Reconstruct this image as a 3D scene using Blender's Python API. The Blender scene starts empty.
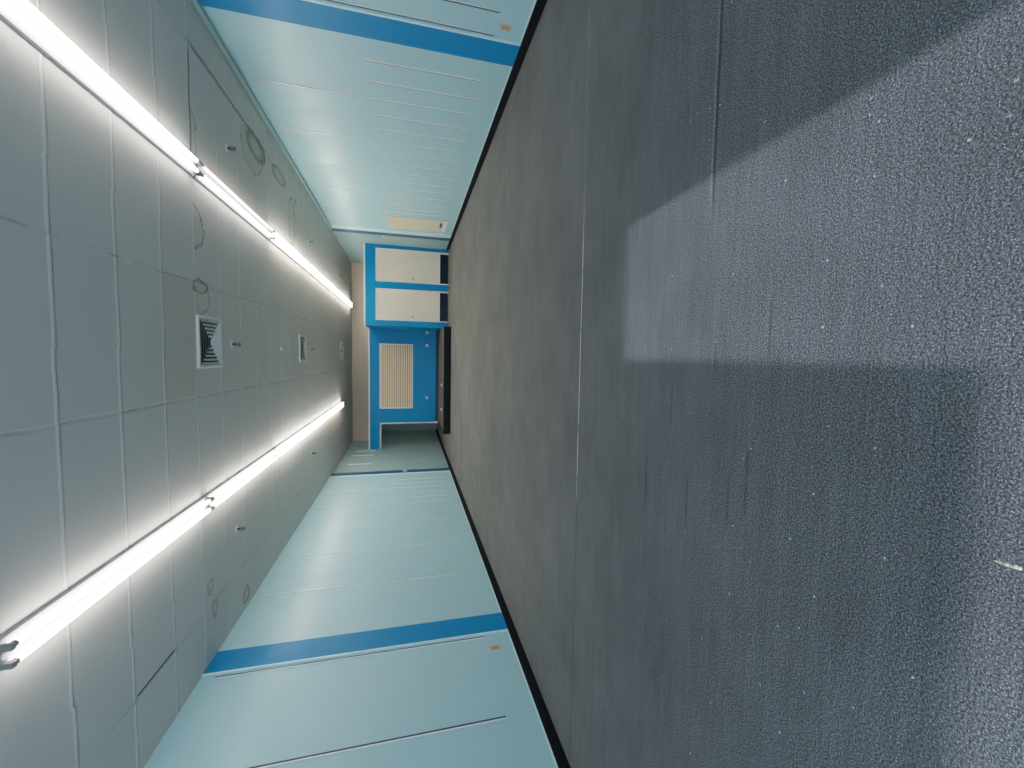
import bpy, bmesh, math, random
from mathutils import Vector, Matrix
random.seed(4)
sc = bpy.context.scene
COL = sc.collection
H = 3.0            # ceiling height
WL, WR = -3.0, 3.088   # side walls
YB, YE = -2.0, 16.8    # back wall, far end
CAMZ = 1.1588

# ------------------------------------------------------------------ helpers
def box(bm, x0, x1, y0, y1, z0, z1):
    vs = [bm.verts.new((x, y, z)) for x in (x0, x1) for y in (y0, y1) for z in (z0, z1)]
    for f in ((0,1,3,2),(4,6,7,5),(0,4,5,1),(2,3,7,6),(0,2,6,4),(1,5,7,3)):
        bm.faces.new([vs[i] for i in f])
    bmesh.ops.recalc_face_normals(bm, faces=bm.faces[:])

def rod(bm, a, b, r0, r1=None, n=14):
    r1 = r0 if r1 is None else r1
    a, b = Vector(a), Vector(b); d = (b-a).normalized()
    q = d.to_track_quat('Z', 'Y')
    A, B = [], []
    for i in range(n):
        t = 2*math.pi*i/n; o = Vector((math.cos(t), math.sin(t), 0))
        A.append(bm.verts.new(a + q @ (o*r0))); B.append(bm.verts.new(b + q @ (o*r1)))
    for i in range(n):
        bm.faces.new((A[i], A[(i+1) % n], B[(i+1) % n], B[i]))
    bm.faces.new(A[::-1]); bm.faces.new(B)

def obj(name, bm, m, parent=None, bevel=0, smooth=False):
    me = bpy.data.meshes.new(name); bm.normal_update(); bm.to_mesh(me); bm.free()
    me.materials.append(m)
    o = bpy.data.objects.new(name, me); COL.objects.link(o)
    if parent: o.parent = parent
    if smooth:
        for p in me.polygons: p.use_smooth = len(p.vertices) == 4
    if bevel:
        md = o.modifiers.new('bevel', 'BEVEL'); md.width = bevel; md.segments = 2; md.limit_method = 'ANGLE'
    return o

def bxo(name, m, parent, *b, bevel=0):
    bm = bmesh.new()
    for q in b: box(bm, *q)
    return obj(name, bm, m, parent, bevel)

def tag(o, label, cat, group=None):
    o['label'] = label; o['category'] = cat
    if group: o['group'] = group
    return o

def thing(name, loc, label, cat, group=None):
    o = bpy.data.objects.new(name, None); o.empty_display_size = .1; COL.objects.link(o); o.location = loc
    return tag(o, label, cat, group)

def struct(o): o['kind'] = 'structure'; return o

def copy_tree(o, parent=None):
    c = o.copy(); COL.objects.link(c); c.parent = parent
    for ch in list(o.children): copy_tree(ch, c)
    return c

# node expression helper
class N:
    def __init__(s, nt, sk): s.nt, s.s = nt, sk
    def _m(s, op, *a):
        n = s.nt.nodes.new('ShaderNodeMath'); n.operation = op
        for i, v in enumerate((s,)+a):
            if isinstance(v, N): s.nt.links.new(v.s, n.inputs[i])
            else: n.inputs[i].default_value = v
        return N(s.nt, n.outputs[0])
    def __add__(s, o): return s._m('ADD', o)
    __radd__ = __add__
    def __mul__(s, o): return s._m('MULTIPLY', o)
    __rmul__ = __mul__
    def __sub__(s, o): return s._m('SUBTRACT', o)
    def __truediv__(s, o): return s._m('DIVIDE', o)
    def abs(s): return s._m('ABSOLUTE')
    def floor(s): return s._m('FLOOR')
    def frac(s): return s._m('FRACT')
    def max(s, o): return s._m('MAXIMUM', o)
    def min(s, o): return s._m('MINIMUM', o)
    def sqrt(s): return s._m('SQRT')
    def ramp(s, a, b, lo=0., hi=1.):      # smooth map range
        n = s.nt.nodes.new('ShaderNodeMapRange'); n.interpolation_type = 'SMOOTHSTEP'
        s.nt.links.new(s.s, n.inputs[0])
        if a > b: a, b, lo, hi = b, a, hi, lo
        n.inputs[1].default_value = a; n.inputs[2].default_value = b
        n.inputs[3].default_value = lo; n.inputs[4].default_value = hi
        return N(s.nt, n.outputs[0])
def band(v, a, b, e): return v.ramp(a-e, a+e) * v.ramp(b+e, b-e)

class Mat:
    def __init__(s, name, col=(.5,.5,.5), rough=.5, metal=0., spec=.5):
        s.m = bpy.data.materials.new(name); s.m.use_nodes = True; s.nt = s.m.node_tree
        s.b = s.nt.nodes['Principled BSDF']
        s.b.inputs['Base Color'].default_value = (*col, 1); s.b.inputs['Roughness'].default_value = rough
        s.b.inputs['Metallic'].default_value = metal; s.b.inputs['Specular IOR Level'].default_value = spec
        s.col = col
    def xyz(s):
        t = s.nt.nodes.new('ShaderNodeNewGeometry'); q = s.nt.nodes.new('ShaderNodeSeparateXYZ')
        s.nt.links.new(t.outputs['Position'], q.inputs[0])
        s.pos = t.outputs['Position']
        return [N(s.nt, q.outputs[i]) for i in range(3)]
    def vec(s, x, y, z):
        c = s.nt.nodes.new('ShaderNodeCombineXYZ')
        for i, v in enumerate((x, y, z)):
            if isinstance(v, N): s.nt.links.new(v.s, c.inputs[i])
            else: c.inputs[i].default_value = v
        return c.outputs[0]
    def noise(s, vec, scale, detail=2., rough=.5):
        n = s.nt.nodes.new('ShaderNodeTexNoise'); s.nt.links.new(vec, n.inputs['Vector'])
        n.inputs['Scale'].default_value = scale; n.inputs['Detail'].default_value = detail
        n.inputs['Roughness'].default_value = rough
        return N(s.nt, n.outputs['Fac'])
    def white(s, vec):
        n = s.nt.nodes.new('ShaderNodeTexWhiteNoise'); s.nt.links.new(vec, n.inputs['Vector']); return N(s.nt, n.outputs['Value'])
    def mix(s, fac, a, b, mode='MIX'):
        n = s.nt.nodes.new('ShaderNodeMix'); n.data_type = 'RGBA'; n.blend_type = mode
        s.nt.links.new(fac.s, n.inputs[0])
        for i, v in ((6, a), (7, b)):
            if isinstance(v, tuple): n.inputs[i].default_value = (*v, 1)
            else: s.nt.links.new(v, n.inputs[i])
        return n.outputs[2]
    def color(s, sk): s.nt.links.new(sk, s.b.inputs['Base Color'])
    def bump(s, h, strength=.3, dist=.01):
        n = s.nt.nodes.new('ShaderNodeBump'); n.inputs['Strength'].default_value = strength; n.inputs['Distance'].default_value = dist
        s.nt.links.new(h.s, n.inputs['Height']); s.nt.links.new(n.outputs[0], s.b.inputs['Normal'])
    def rough(s, v): s.nt.links.new(v.s, s.b.inputs['Roughness'])

def simple(name, col, rough=.5, metal=0., var=.06, scale=6., spec=.5):
    M = Mat(name, col, rough, metal, spec); M.xyz()
    f = M.noise(M.pos, scale, 3.)
    M.color(M.mix(f, tuple(c*(1-var) for c in col), tuple(min(1, c*(1+var)) for c in col)))
    return M.m

def emit(name, col, strength):
    M = Mat(name, (.9,.9,.9)); M.b.inputs['Emission Color'].default_value = (*col, 1)
    M.b.inputs['Emission Strength'].default_value = strength
    return M.m

# ------------------------------------------------------------------ materials
def carpet():
    M = Mat('carpet_grey_blue', rough=.95, spec=.1); X, Y, Z = M.xyz()
    sp = M.noise(M.pos, 190., 2., .65)
    sp2 = M.noise(M.pos, 330., 1., .5)
    st = M.noise(M.vec(X*3.5, Y*60., Z), 1., 2., .6)        # pile lines running across the room
    st2 = M.noise(M.vec(X*1.2, Y*18., Z), 1., 2., .6)
    lo = M.noise(M.pos, .8, 3., .55)
    lo2 = M.noise(M.pos, 2.6, 2., .5)
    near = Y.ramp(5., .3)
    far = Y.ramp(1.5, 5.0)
    base = M.mix(near, (.185,.182,.170), (.124,.127,.136))  # dim near floor and warm-lit far floor put into the base colour
    lum = sp.ramp(.36, .64, .50, 1.55) * sp2.ramp(.3, .7, .75, 1.25) * st.ramp(.3, .7, .93, 1.07) * st2.ramp(.3, .7, .95, 1.05)
    lum = lum * lo.ramp(.3, .7, .90, 1.09) * lo2.ramp(.3, .7, .93, 1.06)
    fl = sp2.ramp(.58, .74)
    c = M.mix(fl*.6*near, base, (.46,.50,.58))
    c = M.mix(M.white(M.vec((X*170.).floor(), (Y*170.).floor(), 0.)).ramp(.9993, .9997)*near*.8, c, (.7,.7,.74))
    mul = M.vec(lum, lum, lum)
    # seams and wrinkles
    def ln(y0, w, x0, x1, e=.1): return band(Y - X*.004 + (M.noise(M.vec(X*3, 0., 0.), 1.)-.5)*.012, y0-w, y0+w, w*.5) * band(X, x0, x1, e)
    c = M.mix(M.noise(M.vec(X*9, 0., 3.), 1.).ramp(.3, .5)*ln(2.655, .0045, -.95, .95, .25)*1., c, (.78,.74,.66))
    c = M.mix(ln(2.66, .004, .95, 3.1)*.35, c, (.42,.43,.43))
    c = M.mix(ln(2.645, .005, -3., -.9)*.75, c, (.06,.062,.07))
    c = M.mix(ln(1.412, .007, .62, 3.1)*.8, c, (.045,.05,.058))
    c = M.mix(ln(1.425, .006, .62, 3.1)*.3, c, (.36,.38,.42))
    c = M.mix(ln(5.0, .012, .3, 2.6)*.3, c, (.36,.36,.35))
    for y0, a, b in ((1.115, .02, .2), (1.36, -.05, .06), (1.26, -.42, -.62), (1.18, -.32, -.55), (1.49, -.5, -.7), (1.80, -.45, -.75), (1.62, -.12, -.3)):
        c = M.mix(ln(y0, .006, min(a, b), max(a, b), .04)*.6, c, (.07,.072,.08))
    # speckle, pile lines and random mottle multiplied into the colour
    c2 = M.nt.nodes.new('ShaderNodeVectorMath'); c2.operation = 'MULTIPLY'
    M.nt.links.new(c, c2.inputs[0]); M.nt.links.new(mul, c2.inputs[1])
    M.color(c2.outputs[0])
    M.bump(sp*.6 + sp2*.5 + st*.3, .55, .006)
    return M.m

def wallmat(name, col, gloss=.34):
    M = Mat(name, rough=gloss, spec=.5); X, Y, Z = M.xyz()
    n = M.noise(M.pos, 1.1, 3., .5)
    c = M.mix(n, tuple(v*.96 for v in col), tuple(min(1, v*1.03) for v in col))
    if 'blue' in name: M.b.inputs['Specular IOR Level'].default_value = .2
    M.color(c)
    M.rough(M.noise(M.pos, 2.3, 3.).ramp(.3, .7, gloss-.05, gloss+.08))
    M.bump(M.noise(M.vec(X*.8, Y*3., Z*1.2), 2.2, 2.) + M.noise(M.pos, 30., 2.)*.05, .16, .03)
    return M.m

def ceilmat():
    M = Mat('ceiling_board_grey', rough=.85, spec=.2); X, Y, Z = M.xyz()
    wob = (M.noise(M.pos, 3.3, 2.)-.5)
    # transverse joints, every 0.513 m (phase 4.295)
    xw = (X*.98).floor(); jit = (M.white(M.vec(xw, 7., 2.))-.5)*.02
    v = (Y - 4.295 + wob*.02 + jit) / .5135
    d = (v + .5).frac() - .5
    d = d * .5135
    # longitudinal joints at -2.43 -1.42 -0.41 0.60 1.63 2.665
    u = (X + .41 + wob*.02) / 1.02
    e = ((u + .5).frac() - .5) * 1.02
    tile = M.white(M.vec(((X+.41)/1.02).floor(), ((Y-4.295)/.5135).floor(), 1.))
    cl = M.noise(M.pos, .7, 3., .55)
    c = M.mix(cl, (.58,.55,.515), (.62,.59,.55))
    c = M.mix(tile*.3, c, (.535,.515,.49))
    stn = M.noise(M.pos, 6., 4., .6)
    c = M.mix(band(d, -.012, .010, .004)*.6, c, (.80,.78,.75))
    c = M.mix(band(d, .012, .022, .003)*stn.ramp(.35, .65, .1, .7), c, (.30,.30,.29))
    c = M.mix(band(e, -.008, .006, .004)*stn.ramp(.4, .65, .05, .75), c, (.30,.29,.26))
    c = M.mix(band(e, .008, .02, .005)*.25, c, (.58,.58,.56))
    # building joint at y 4.3: stained brown
    j = band(Y + wob*.05, 4.285, 4.312, .006) * band(X, 1.7, 2.62, .05)
    c = M.mix(j*.8, c, (.14,.12,.09))
    j = band(X + wob*.03, 2.655, 2.685, .006) * band(Y, 4.3, 6.3, .1)
    c = M.mix(j*.75, c, (.15,.14,.11))
    c = M.mix(band(Y, 3.80, 4.28, .03)*band(X, -.4, .6, .03)*.4, c, (.45,.43,.35))
    c = M.mix(band(X, -2.440, -2.425, .003)*band(Y, 3.3, 3.78, .02), c, (.015,.015,.015))
    w2 = (M.noise(M.pos, 7., 4., .65)-.5); w3 = (M.noise(M.vec(Y+9., X, Z), 8., 4., .65)-.5)
    def ring(cx, cy, rx, ry, w, a, ycut=None, fill=.25):
        nonlocal c
        dx = (X - cx + w2*.16)/rx; dy = (Y - cy + w3*.16)/ry
        r = (dx*dx + dy*dy).sqrt()
        ed = r.ramp(1-w*2.2, 1.) * r.ramp(1+w, 1.)
        ins = r.ramp(1., 1-w*2)
        if ycut is not None:
            k = Y.ramp(ycut, ycut+.01); ed = ed*k; ins = ins*k
        c = M.mix(ins*fill, c, (.44,.42,.31)); c = M.mix(ed*a, c, (.20,.16,.11))
    ring(1.11, 4.30, .19, .19, .07, .8, 4.30)
    ring(.59, 4.40, .065, .14, .15, .85)
    ring(.50, 4.30, .17, .27, .05, .6, 4.32, .1)
    ring(2.55, 5.95, .13, .30, .3, .8, None, .2)
    ring(2.45, 5.80, .24, .36, .05, .55)
    ring(2.15, 7.55, .38, .17, .06, .8, None, .2)
    ring(2.28, 7.80, .30, .10, .10, .7, None, .2)
    ring(2.60, 6.90, .10, .30, .2, .6)
    ring(1.9, 4.30, .22, .11, .12, .5, 4.3)
    ring(-2.25, 4.42, .07, .07, .25, .5)
    ring(-2.52, 4.5, .09, .05, .3, .5)
    ring(-2.85, 5.3, .08, .10, .3, .6)
    M.color(c)
    M.bump(band(d, -.014, .012, .006)*1.0 + M.noise(M.pos, 60., 2.)*.06 + cl*.5 + band(e, -.012, .012, .006)*-.6, .6, .012)
    return M.m

MC = carpet(); MCE = ceilmat()
CY = (.44, .69, .77)
MW = wallmat('wall_pale_cyan', CY)
MWD = wallmat('wall_cyan_shaded', (.29, .44, .45), .5)  # darker copy of the cyan; dimness of the far end put into the colour
MBL = wallmat('paint_strong_blue', (.000, .235, .54), .35)
MBE = simple('wall_beige_pink', (.74, .60, .49), .7)
MEDGE = simple('edge_pale_cyan', (.70, .93, .97), .4, var=.02)
MBLK = simple('baseboard_black', (.002, .003, .007), .6, spec=.15)
MPL = simple('plastic_white', (.75, .75, .72), .4, var=.03)
MTR = simple('trim_white', (.92, .93, .93), .45, var=.02)
MCR = simple('door_cream', (.95, .83, .70), .5, var=.05, scale=2.)
MRIB = simple('louvre_cream', (.95, .76, .55), .5, var=.03)
MDK = simple('shadow_dark', (.015, .016, .018), .6)
MNAVY = simple('recess_navy', (.004, .02, .06), .5)
MSTL = simple('strip_aluminium', (.92, .94, .94), .32, .25, var=.03)
MSLOT = simple('slot_dark', (.025, .06, .07), .6)
MBRASS = simple('sprinkler_metal', (.10, .09, .08), .35, .7)
MOUT = simple('outlet_beige', (.62, .50, .40), .45)
MBODY = simple('fixture_enamel', (.42, .42, .44), .4, var=.02)
MCAP = simple('lampholder_grey', (.30, .28, .27), .5)
MWOOD = None

# ------------------------------------------------------------------ room shell
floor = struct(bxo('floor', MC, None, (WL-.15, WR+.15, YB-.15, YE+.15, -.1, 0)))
ceiling = struct(bxo('ceiling', MCE, None, (WL-.15, WR+.15, YB-.15, YE+.15, H, H+.1)))
wall_left = struct(bxo('wall_left', MW, None, (WL-.12, WL, YB-.1, 10.66, 0, H)))
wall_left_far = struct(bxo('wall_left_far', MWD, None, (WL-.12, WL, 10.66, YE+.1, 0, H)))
wall_right = struct(bxo('wall_right', MW, None, (WR, WR+.12, YB-.1, 11.1, 0, H)))
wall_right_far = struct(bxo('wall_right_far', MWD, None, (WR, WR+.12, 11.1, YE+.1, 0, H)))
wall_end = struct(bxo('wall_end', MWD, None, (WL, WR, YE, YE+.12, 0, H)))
# beige bulkhead above the partition, split into boards
bm = bmesh.new(); xs = [WL, -2.55, -1.2, .95, WR]
for a, b in zip(xs[:-1], xs[1:]): box(bm, a+.006, b-.006, 15.0, 15.05, 2.22, H)
box(bm, WL, WR, 15.02, 15.1, 2.2, H)
wall_bulkhead = struct(obj('wall_bulkhead', bm, MBE))
# unseen back wall; doorway and window openings shaped to cast the sun patch
T, B1 = 2.15, 1.383
wall_back = struct(bxo('wall_back', MW, None,
    (.72, WR, YB-.1, YB, 0, H), (0., .72, YB-.1, YB, T, H), (WL, 0., YB-.1, YB, B1, H)))

# baseboards
struct(bxo('baseboard_left', MBLK, None, (WL, WL+.018, YB, YE, 0, .085), bevel=.004))
struct(bxo('baseboard_right', MBLK, None, (WR-.018, WR, YB, 12.28, 0, .085), bevel=.004))
# fine pale bead just above each baseboard
struct(bxo('trim_1', MEDGE, None, (WL, WL+.006, YB, 10.6, .085, .098)))
struct(bxo('trim_2', MEDGE, None, (WR-.006, WR, YB, 11.0, .085, .098)))
# cornice along right wall
MCOR = wallmat('cornice_teal', (.27, .43, .44), .5)
struct(bxo('trim_3', MCOR, None, (WR-.05, WR, YB, 11.05, H-.055, H), bevel=.01))

# wall bands (blue pilaster strips with a pale bead on the near edge)
def pilaster(n, side, y0, y1, edge, dark=False):
    s = 1 if side == 'L' else -1; w = WL if side == 'L' else WR
    def bx(a, ya, yb, z0=.0, z1=H):
        x0, x1 = sorted((w, w + s*a)); return (x0, x1, ya, yb, z0, z1)
    o = struct(bxo('trim_%d' % n, MBL, None, bx(.010, y0, y1, .086)))
    e = bxo('pale_bead', MEDGE, o, bx(.016, y0-edge, y0, .086), bevel=.003)
    return o
pilaster(4, 'L', 4.215, 4.52, .026)
pilaster(5, 'R', 4.145, 4.45, .026)
MDB = wallmat('paint_dark_blue', (.004, .075, .17), .4)
o = struct(bxo('trim_6', MDB, None, (WL, WL+.012, 10.66, 10.93, .086, H)))
bxo('pale_bead', MEDGE, o, (WL, WL+.02, 10.60, 10.66, .086, H), bevel=.003)
o = struct(bxo('trim_7', MDB, None, (WR-.02, WR, 11.04, 11.30, .086, H)))
bxo('pale_bead', MEDGE, o, (WR-.022, WR, 10.76, 11.04, .086, H), bevel=.003)

# wall slots as raised strips: dark slot, its lit edge as a pale lip
def strip(side, y, z0, z1, k=1.):
    s = 1 if side == 'L' else -1; w = WL if side == 'L' else WR
    par = wall_left if side == 'L' else wall_right
    if y > 10.66: par = wall_left_far
    h = .004
    x0, x1 = sorted((w, w+s*h))
    o = bxo('slot_strip', MSLOT, par, (x0, x1, y-.001*k, y+(.019 if y < 4.3 else .014)*k, z0, z1))
    x0, x1 = sorted((w, w+s*.009))
    bxo('lit_metal_lip', MTR if (side == 'L' and y > 8.55) else MSTL, o, (x0, x1, y-(.009 if y < 4.3 else .022)*k, y, z0, z1), bevel=.002)  # far left lips plain white, highlight put into their colour
for y in (3.14, 4.150, 5.515, 6.52, 7.525, 8.50, 9.48): strip('L', y, .36, 2.88)
strip('L', 2.12, .36, 2.88); strip('L', 1.1, .36, 2.88)
for y in (8.82, 9.13): strip('L', y, .30, 1.09, 1.5)
for y in (9.83, 10.14): strip('L', y, .27, 1.61, 1.5)
for y in (11.80, 12.82, 13.4): strip('L', y, 2.13, 2.74 if y < 13 else 2.7, 2.)  # white streaks standing for highlights on short slits
for y in (5.45, 6.475, 7.49, 8.50, 9.47): strip('R', y, .36, 2.86)
strip('R', 4.085, .36, 2.9)
for y in (3.81, 3.45): strip('R', y, .36, 1.6)
for y in (3.1, 2.08): strip('R', y, .36, 2.86)
for a in (4.78, 5.125, 5.80, 6.135, 6.81, 7.165, 7.84, 8.15, 8.88, 9.22): strip('R', a, .355, 1.605)

# ------------------------------------------------------------------ blue partition with opening, far left
MPB = MBL
PT = 2.347
wp = struct(bxo('wall_partition', MPB, None, (-2.165, .82, 13.6, 13.68, .275, PT-.03), (WL, -2.165, 13.6, 13.68, 2.015, PT-.03)))
bxo('skirting_shadow_gap', MNAVY, wp, (-2.15, .82, 13.62, 13.68, .201, .275))
bxo('top_cap', MTR, wp, (WL, .82, 13.585, 13.695, PT-.03, PT+.01), bevel=.004)
bxo('opening_trim', MTR, wp, (-2.195, -2.155, 13.58, 13.69, .20, 2.0), (WL+.001, -2.155, 13.58, 13.69, 1.975, 2.015), bevel=.003)
bxo('black_plinth', MBLK, wp, (-2.15, .82, 13.66, 13.70, 0, .2))

t = thing('louvre_panel', (-.67, 13.6, 1.0), 'cream louvred panel of narrow slats set into the blue partition', 'vent panel')
fr = bxo('frame', MTR, t, (-1.03, -.995, -.03, 0, -.005, 1.02), (.995, 1.03, -.03, 0, -.005, 1.02), (-.995, .995, -.03, 0, -.005, .03), (-.995, .995, -.03, 0, .985, 1.02), bevel=.003)
bxo('backing', simple('louvre_shadow', (.30, .22, .14), .6), t, (-.995, .995, -.012, 0, .03, .985))
bm = bmesh.new()
n = 14
for i in range(n):
    z = .035 + (i+.15)*.95/n
    box(bm, -.995, .995, -.032, -.010, z, z+.95/n*.66)
obj('slats', bm, MRIB, t)

# small white fittings on the partition and the platform
for i, (x, lab) in enumerate(((.74, 'small white wall fitting on the blue partition, right beside the cabinet side'),
                 (.33, 'small white wall fitting low on blue partition, below near corner of louvred panel'),
                 (-1.36, 'small white wall fitting low on blue partition, nearest the open doorway'))):
    t = thing('wall_socket', (x, 13.6, .56), lab, 'socket', 'small white fittings on the blue partition')
    bxo('plate', MPL, t, (-.045, .045, -.02, 0, -.04, .04), bevel=.006)
    bxo('rocker', MTR, t, (-.02, .02, -.028, -.018, -.018, .018), bevel=.003)
t = thing('door_handle', (.47, 13.6, .56), 'small dark lever handle on blue partition beside the white fittings', 'handle')
bm = bmesh.new(); rod(bm, (0, 0, 0), (0, -.05, 0), .022); rod(bm, (0, -.045, 0), (-.09, -.045, 0), .012); obj('lever', bm, MNAVY, t)

# ------------------------------------------------------------------ platform
t = thing('low_platform', (-.65, 11.45, 0), 'low black-fronted platform on the carpet in front of blue partition', 'platform')
tx0, tx1 = -1.46, 1.46
bxo('fascia', simple('fascia_black', (.005, .006, .007), .7, spec=.15), t, (-1.52, 1.46, 0, .03, 0, .2), (-1.52, -1.43, .03, 2.13, 0, .2), bevel=.004)
bxo('deck', simple('deck_brown_grey', (.11, .10, .088), .9, scale=30., var=.2), t, (-1.43, 1.46, .03, 2.13, .02, .198))
for x, y, lab in ((-.84, 12.0, 'small white floor box on the low platform, nearer the cabinet'), (-1.55, 12.05, 'small white floor box on the low platform, nearer the open doorway')):
    t = thing('floor_box', (x, y, .198), lab, 'floor box', 'floor boxes on the low platform')
    bxo('plate', MPL, t, (-.045, .045, -.05, .05, 0, .02), bevel=.005)
    bxo('lid', MTR, t, (-.025, .025, -.025, .025, .02, .028), bevel=.003)

# ------------------------------------------------------------------ cabinet, far right
cx, cy0 = 0, 12.30
t = thing('storage_cabinet', (1.95, cy0, 0), 'blue built-in storage cabinet with two cream doors in far right corner', 'cabinet')
L, R_ = .82-1.95, WR-.001-1.95
def lx(v): return v-1.95
bxo('face_frame', MBL, t, (L, R_, 0, .04, 2.035, 2.315), (L, lx(.985), 0, .04, 0, 2.035), (lx(1.875), lx(2.07), 0, .04, 0, 2.035), (lx(2.985), R_, 0, .04, 0, 2.035))
bxo('side_panel', MBL, t, (L, L+.03, .04, 1.29, .0, 2.315))
bxo('cabinet_top', MDK, t, (L+.03, R_, .04, 1.29, 2.285, 2.315))  # unseen top coloured dark so no blue bounces onto the ceiling
bxo('top_cap', MTR, t, (L-.01, R_, -.012, .06, 2.315, 2.355), bevel=.004)
bxo('toe_recess', MNAVY, t, (L+.05, R_, .30, .33, 0, 2.0))
for a, b in ((.985, 1.875), (2.07, 2.985)):
    tr = bxo('door_surround', MTR, t, (lx(a), lx(a)+.03, -.02, .10, 0, 2.035), (lx(b)-.03, lx(b), -.02, .10, 0, 2.035), (lx(a)+.03, lx(b)-.03, -.02, .10, 2.0, 2.035), bevel=.003)
    d = bxo('door', MCR, t, (lx(a)+.034, lx(b)-.034, .0, .028, .255, 1.996), bevel=.004)
    bxo('edging', MTR, d, (lx(a)+.034, lx(b)-.034, -.004, .0, .255, .285))
    bm = bmesh.new(); kx = lx(a)+.125; rod(bm, (kx, .0, 1.02), (kx, -.03, 1.02), .016, .022); obj('knob', bm, MBRASS, d)

# ------------------------------------------------------------------ cream hatch panel on right wall
t = thing('access_hatch', (WR-.003, 10.15, .27), 'cream rectangular hatch panel low on right wall near the cabinet', 'hatch')
bm = bmesh.new(); box(bm, -.012, 0, -.42, .46, 0, 1.33)
obj('panel', bm, simple('hatch_cream', (.80, .70, .55), .45), t, bevel=.006)
bxo('bottom_plate', MTR, t, (-.02, -.012, -.40, .40, 0.0, .10), bevel=.004)
bxo('hand_slot', MDK, t, (-.024, -.012, -.25, .06, .115, .165), bevel=.004)

# outlets
def outlet(x, s, lab):
    t = thing('wall_outlet', (x, 3.965, .225), lab, 'outlet', 'beige outlets near the floor')
    def b(a, b_, y0, y1, z0, z1):
        x0, x1 = sorted((s*a, s*b_)); return (x0, x1, y0, y1, z0, z1)
    bxo('cover_plate', MOUT, t, b(0, .010, -.038, .038, 0, .11), bevel=.003)
    bxo('rim', MPL, t, b(0, .006, -.050, -.038, 0, .11), bevel=.002)
    bxo('socket_insert', simple('socket_tan', (.42, .33, .22), .5), t, b(.010, .014, -.02, .02, .02, .09), bevel=.002)
outlet(WL, 1, 'beige wall outlet near floor on left wall beside the blue band')
outlet(WR, -1, 'beige wall outlet near floor on right wall beside the blue band')
t = thing('wall_switch', (WL+.012, 10.80, 1.17), 'small white switch on the dark blue band of the left wall', 'switch')
bxo('plate', MPL, t, (0, .02, -.05, .05, 0, .11), bevel=.004); bxo('rocker', MTR, t, (.02, .028, -.02, .02, .03, .08), bevel=.002)
t = thing('wall_sensor', (WR-.0, 11.34, 1.71), 'small white sensor with beige base beyond the dark blue band of right wall', 'sensor')
bxo('base', MOUT, t, (-.03, 0, -.06, .06, 0, .10), bevel=.004)
bm = bmesh.new(); rod(bm, (-.03, 0, .05), (-.075, 0, .05), .035, .02); obj('lens', bm, MPL, t)

# ------------------------------------------------------------------ ceiling lights
def em(c, s): return emit('tube_glow', c, s)
cool, warm, pink, yel = (1., 1., 1.), (1., .90, .74), (1., .80, .66), (1., .97, .84)
ES = 14.
TMF = {}
TM = {k: em(v, ES*(.22 if k == 'pink' else 1.)) for k, v in dict(cool=(1., .975, .93), warm=warm, pink=pink, yel=yel).items()}
def make_light(L_):
    t = bpy.data.objects.new('fluorescent_light', None); COL.objects.link(t)
    bm = bmesh.new()                      # trapezoid channel body
    pr = [(-.080, 0), (-.075, -.022), (-.018, -.040), (.018, -.040), (.075, -.022), (.080, 0)]
    A = [bm.verts.new((x, 0, z)) for x, z in pr]; B = [bm.verts.new((x, L_, z)) for x, z in pr]
    k = len(pr)
    for i in range(k): bm.faces.new((A[i], A[(i+1) % k], B[(i+1) % k], B[i]))
    bm.faces.new(A[::-1]); bm.faces.new(B); bmesh.ops.recalc_face_normals(bm, faces=bm.faces[:])
    obj('housing', bm, MBODY, t)
    for sx in (-1, 1):
        for y in (.012, L_-.012):
            bm = bmesh.new()
            s = 1 if y < 1 else -1
            box(bm, sx*.043-.014, sx*.043+.014, y-.012, y+.012, -.078, -.03)
            rod(bm, (sx*.043, y, -.062), (sx*.043, y+s*.03, -.062), .016)
            obj('lampholder', bm, MCAP, t)
        bm = bmesh.new(); rod(bm, (sx*.043, .035, -.062), (sx*.043, L_-.035, -.062), .0145, n=12)
        obj('tube', bm, TM['cool'], t, smooth=True)
    return t
ordn = ['nearest', 'second', 'third', 'fourth', 'fifth', 'farthest']
specs = []
for i in range(6): specs.append(('R', 1.610, 2.27+2.045*i, i))
for i in range(5): specs.append(('L', -1.420, 2.31+2.03*i, i))
cols = {('R', 0): ('cool', 'cool'), ('R', 1): ('cool', 'pink'), ('R', 2): ('warm', 'yel'), ('R', 3): ('warm', 'yel'), ('R', 4): ('warm', 'yel'), ('R', 5): ('yel', 'yel'),
        ('L', 0): ('cool', 'cool'), ('L', 1): ('yel', 'cool'), ('L', 2): ('yel', 'cool'), ('L', 3): ('cool', 'yel'), ('L', 4): ('pink', 'yel')}
pro = make_light(2.02)
for k, (sd, x, y, i) in enumerate(specs):
    o = pro if k == 0 else copy_tree(pro)
    o.location = (x, y, H)
    nm = 'right' if sd == 'R' else 'left'
    w = ['nearest to the camera', 'second from the camera', 'third from the camera', 'fourth from the camera',
         'fifth from the camera' if sd == 'R' else 'farthest from the camera', 'farthest, touching the beige wall'][i]
    tag(o, 'twin-tube ceiling light, %s in the %s-hand row' % (w, nm), 'ceiling light', 'twin-tube lights in two rows')
    tubes = [c for c in o.children if c.name.startswith('tube')]
    tubes.sort(key=lambda c: c.data.vertices[0].co.x)
    for c, m in zip(tubes, cols[(sd, i)]):
        if k: c.data = c.data.copy()
        if i >= 2:
            if m not in TMF: TMF[m] = em(dict(cool=(1., .96, .9), warm=warm, pink=pink, yel=yel)[m], ES*2.0)
            c.data.materials[0] = TMF[m]
        else: c.data.materials[0] = TM[m]
bm = bmesh.new(); rod(bm, (-1.42, 12.4, 2.985), (-1.36, 15.0, 2.985), .010)
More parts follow.
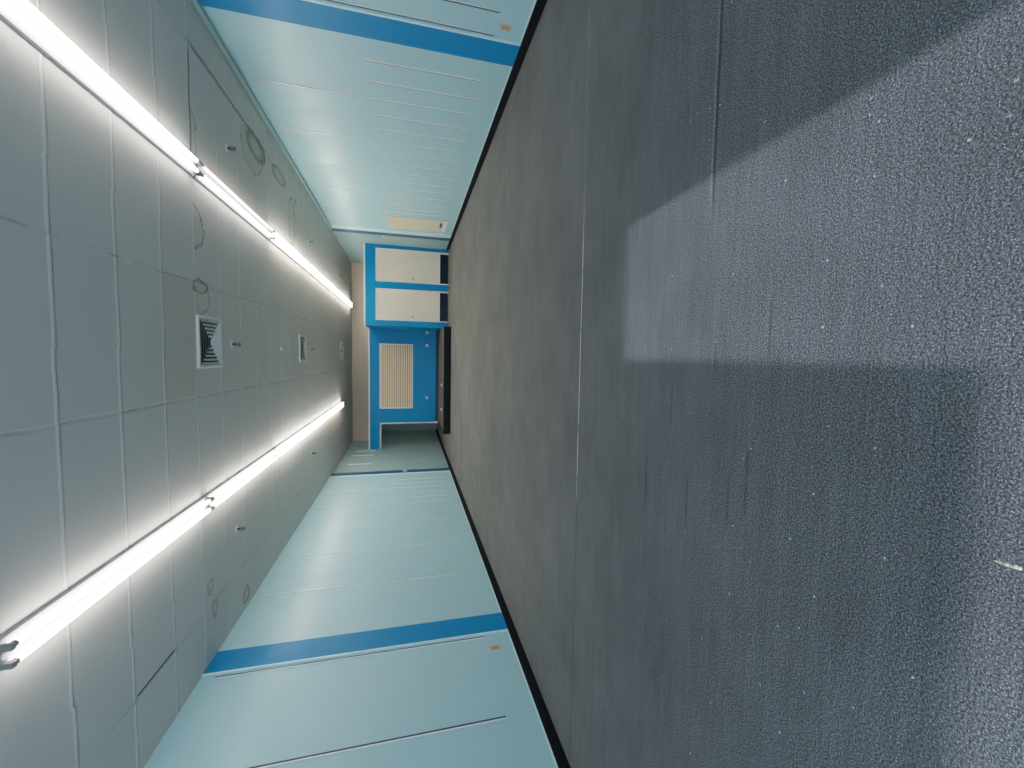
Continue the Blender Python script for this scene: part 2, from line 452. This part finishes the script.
tag(obj('cable_conduit', bm, MBODY), 'thin pale conduit on ceiling running from left light row to beige wall', 'conduit')

# ------------------------------------------------------------------ ceiling diffusers
def make_vent():
    t = bpy.data.objects.new('ceiling_vent', None); COL.objects.link(t)
    a = .24; f = .030; z = -.022
    bxo('frame', MPL, t, (-a, a, -a, -a+f, z, 0), (-a, a, a-f, a, z, 0), (-a, -a+f, -a+f, a-f, z, 0), (a-f, a, -a+f, a-f, z, 0), bevel=.004)
    bxo('backing', MDK, t, (-a+f, a-f, -a+f, a-f, -.003, -.001))
    bm = bmesh.new(); bk = bmesh.new(); n = 6; R0 = a-f
    for i in range(n):
        ro = R0*(1 - i/n) - .004; ri = ro - R0/n*.85
        if ri < .008: ri = .008
        for b_, dz in ((bm, 0.), (bk, .002)):
            q = [[b_.verts.new((sx*r, sy*r, zz+dz)) for sx, sy in ((-1,-1),(1,-1),(1,1),(-1,1))] for r, zz in ((ro, -.028), (ri+.010, -.006))]
            for j in range(4):
                k = (j+1) % 4
                b_.faces.new((q[0][j], q[0][k], q[1][k], q[1][j]))
    obj('louvre_shade', bk, MDK, t)  # dark sheets above the blades, put in as the shade between them
    obj('louvre_rings', bm, MPL, t)
    return t
vp = make_vent()
for k, (y, lab) in enumerate(((4.53, 'square white ceiling diffuser with nested louvres, nearest to camera'),
                              (8.13, 'middle square white ceiling diffuser between the light rows'),
                              (12.7, 'farthest square white ceiling diffuser, close to the beige wall'))):
    o = vp if k == 0 else copy_tree(vp)
    o.location = (.088, y, H); tag(o, lab, 'vent', 'square ceiling diffusers')

# sprinklers
def make_sprinkler():
    t = bpy.data.objects.new('fire_sprinkler', None); COL.objects.link(t)
    bm = bmesh.new(); rod(bm, (0, 0, 0), (0, 0, -.010), .042, .030, 20); obj('escutcheon', bm, MPL, t)
    bm = bmesh.new(); rod(bm, (0, 0, -.010), (0, 0, -.035), .014)
    for s in (-1, 1):
        rod(bm, (s*.012, 0, -.033), (s*.020, 0, -.055), .004, n=8); rod(bm, (s*.020, 0, -.055), (s*.004, 0, -.078), .004, n=8)
    rod(bm, (0, 0, -.035), (0, 0, -.074), .005, n=8)
    obj('frame_arms', bm, MBRASS, t)
    bm = bmesh.new(); rod(bm, (0, 0, -.074), (0, 0, -.079), .008, .024, 16); obj('deflector', bm, MBRASS, t)
    return t
sp = make_sprinkler(); k = 0
for y, dist in ((5.06, 'near'), (8.72, 'middle'), (12.35, 'far')):
    for x, side in ((2.13, 'right wall side'), (.085, 'centre line of ceiling'), (-1.96, 'left wall side')):
        o = sp if k == 0 else copy_tree(sp); k += 1
        o.location = (x, y, H)
        tag(o, 'small ceiling sprinkler head on the %s, in the %s cross row' % (side, dist), 'sprinkler', 'sprinkler heads on the ceiling')
bm = bmesh.new(); rod(bm, (.06, 6.83, H), (.06, 6.83, H-.02), .032, .026, 20)
o = obj('smoke_detector', bm, MPL); tag(o, 'tiny round white cap on ceiling between two square diffusers', 'detector')

# ------------------------------------------------------------------ wood splinter on the carpet
M = Mat('splinter_wood', (.8, .74, .6), .6); X, Y, Z = M.xyz()
M.color(M.mix(M.noise(M.vec(X*30, Y*200, Z*60), 1., 3.).ramp(.4, .6), (.42, .33, .2), (.95, .92, .85))); MWOOD = M.m
bm = bmesh.new()
prof = [(-.040, .0012, .002), (-.026, .0045, .004), (.0, .0060, .005), (.024, .0072, .006), (.036, .0065, .005), (.042, .003, .003)]
rings = []
for i, (x, w, h) in enumerate(prof):
    j = .0012*math.sin(i*2.3)
    rings.append([bm.verts.new(v) for v in ((x, -w+j, 0), (x, -w*.7+j, h), (x+.001, w*.5+j, h*.8), (x, w+j, 0))])
for a, b in zip(rings[:-1], rings[1:]):
    for i in range(4): bm.faces.new((a[i], a[(i+1) % 4], b[(i+1) % 4], b[i]))
bm.faces.new(rings[0][::-1]); bm.faces.new(rings[-1]); bmesh.ops.recalc_face_normals(bm, faces=bm.faces[:])
o = obj('wood_splinter', bm, MWOOD); tag(o, 'pale split wood splinter lying on the grey carpet', 'splinter')
o.location = (-.394, .527, .0005)
o.rotation_euler = (0, 0, math.radians(-86)); o.scale = (.5, .62, .6)

# ------------------------------------------------------------------ light
def area(name, loc, rot, sx, sy, power, col):
    l = bpy.data.lights.new(name, 'AREA'); l.shape = 'RECTANGLE'; l.size = sx; l.size_y = sy; l.energy = power; l.color = col
    o = bpy.data.objects.new(name, l); COL.objects.link(o); o.location = loc; o.rotation_euler = rot; return o
EL = math.atan(.516)
s = bpy.data.lights.new('daylight_sun', 'SUN'); s.energy = 2.4; s.angle = math.radians(.7); s.color = (.86, .91, 1.)
so = bpy.data.objects.new('daylight_sun', s); COL.objects.link(so)
so.rotation_euler = Vector((0, math.cos(EL), -math.sin(EL))).to_track_quat('-Z', 'Y').to_euler()
area('window_light', (-1.5, YB-.12, .67), (math.radians(90), 0, 0), 2.9, 1.3, 42, (.66, .85, 1.))
area('doorway_light', (.335, YB-.12, 1.05), (math.radians(90), 0, 0), .72, 2.05, 34, (.66, .85, 1.))

w = bpy.data.worlds.new('World'); sc.world = w; w.use_nodes = True
bg = w.node_tree.nodes['Background']; bg.inputs[0].default_value = (.6, .75, 1., 1); bg.inputs[1].default_value = .6

# ------------------------------------------------------------------ camera (held sideways: ceiling to the left of the frame)
F, yaw, pitch, roll = 411.366, -.0669, -.2482, .0018
cyw, syw, cp, sp_ = math.cos(yaw), math.sin(yaw), math.cos(pitch), math.sin(pitch)
f = Vector((syw*cp, cyw*cp, sp_)); r = Vector((cyw, -syw, 0)); u = r.cross(f)
c_, s_ = math.cos(roll), math.sin(roll)
r, u = c_*r + s_*u, -s_*r + c_*u
cam = bpy.data.cameras.new('camera'); cam.sensor_width = 36.; cam.lens = F/1024*36.; cam.clip_start = .02
co = bpy.data.objects.new('camera', cam); COL.objects.link(co)
m3 = Matrix((-u, r, -f)).transposed()
co.matrix_world = Matrix.Translation((0, 0, CAMZ)) @ m3.to_4x4()
sc.camera = co

sc.view_settings.view_transform = 'Standard'
sc.view_settings.look = 'None'
sc.view_settings.exposure = 0.
vs = sc.view_settings; vs.use_curve_mapping = True
cm = vs.curve_mapping; cm.white_level = (4., 4., 4.); cm.use_clip = False
cu = cm.curves[3]
for x, y in ((.02, .125), (.0625, .34), (.125, .54), (.25, .76), (.5, .92)): cu.points.new(x, y)
cm.update()
sc.cycles.use_denoising = True
sc.cycles.max_bounces = 8; sc.cycles.diffuse_bounces = 6
sc.cycles.caustics_reflective = False; sc.cycles.caustics_refractive = False
sc.cycles.sample_clamp_indirect = 4.
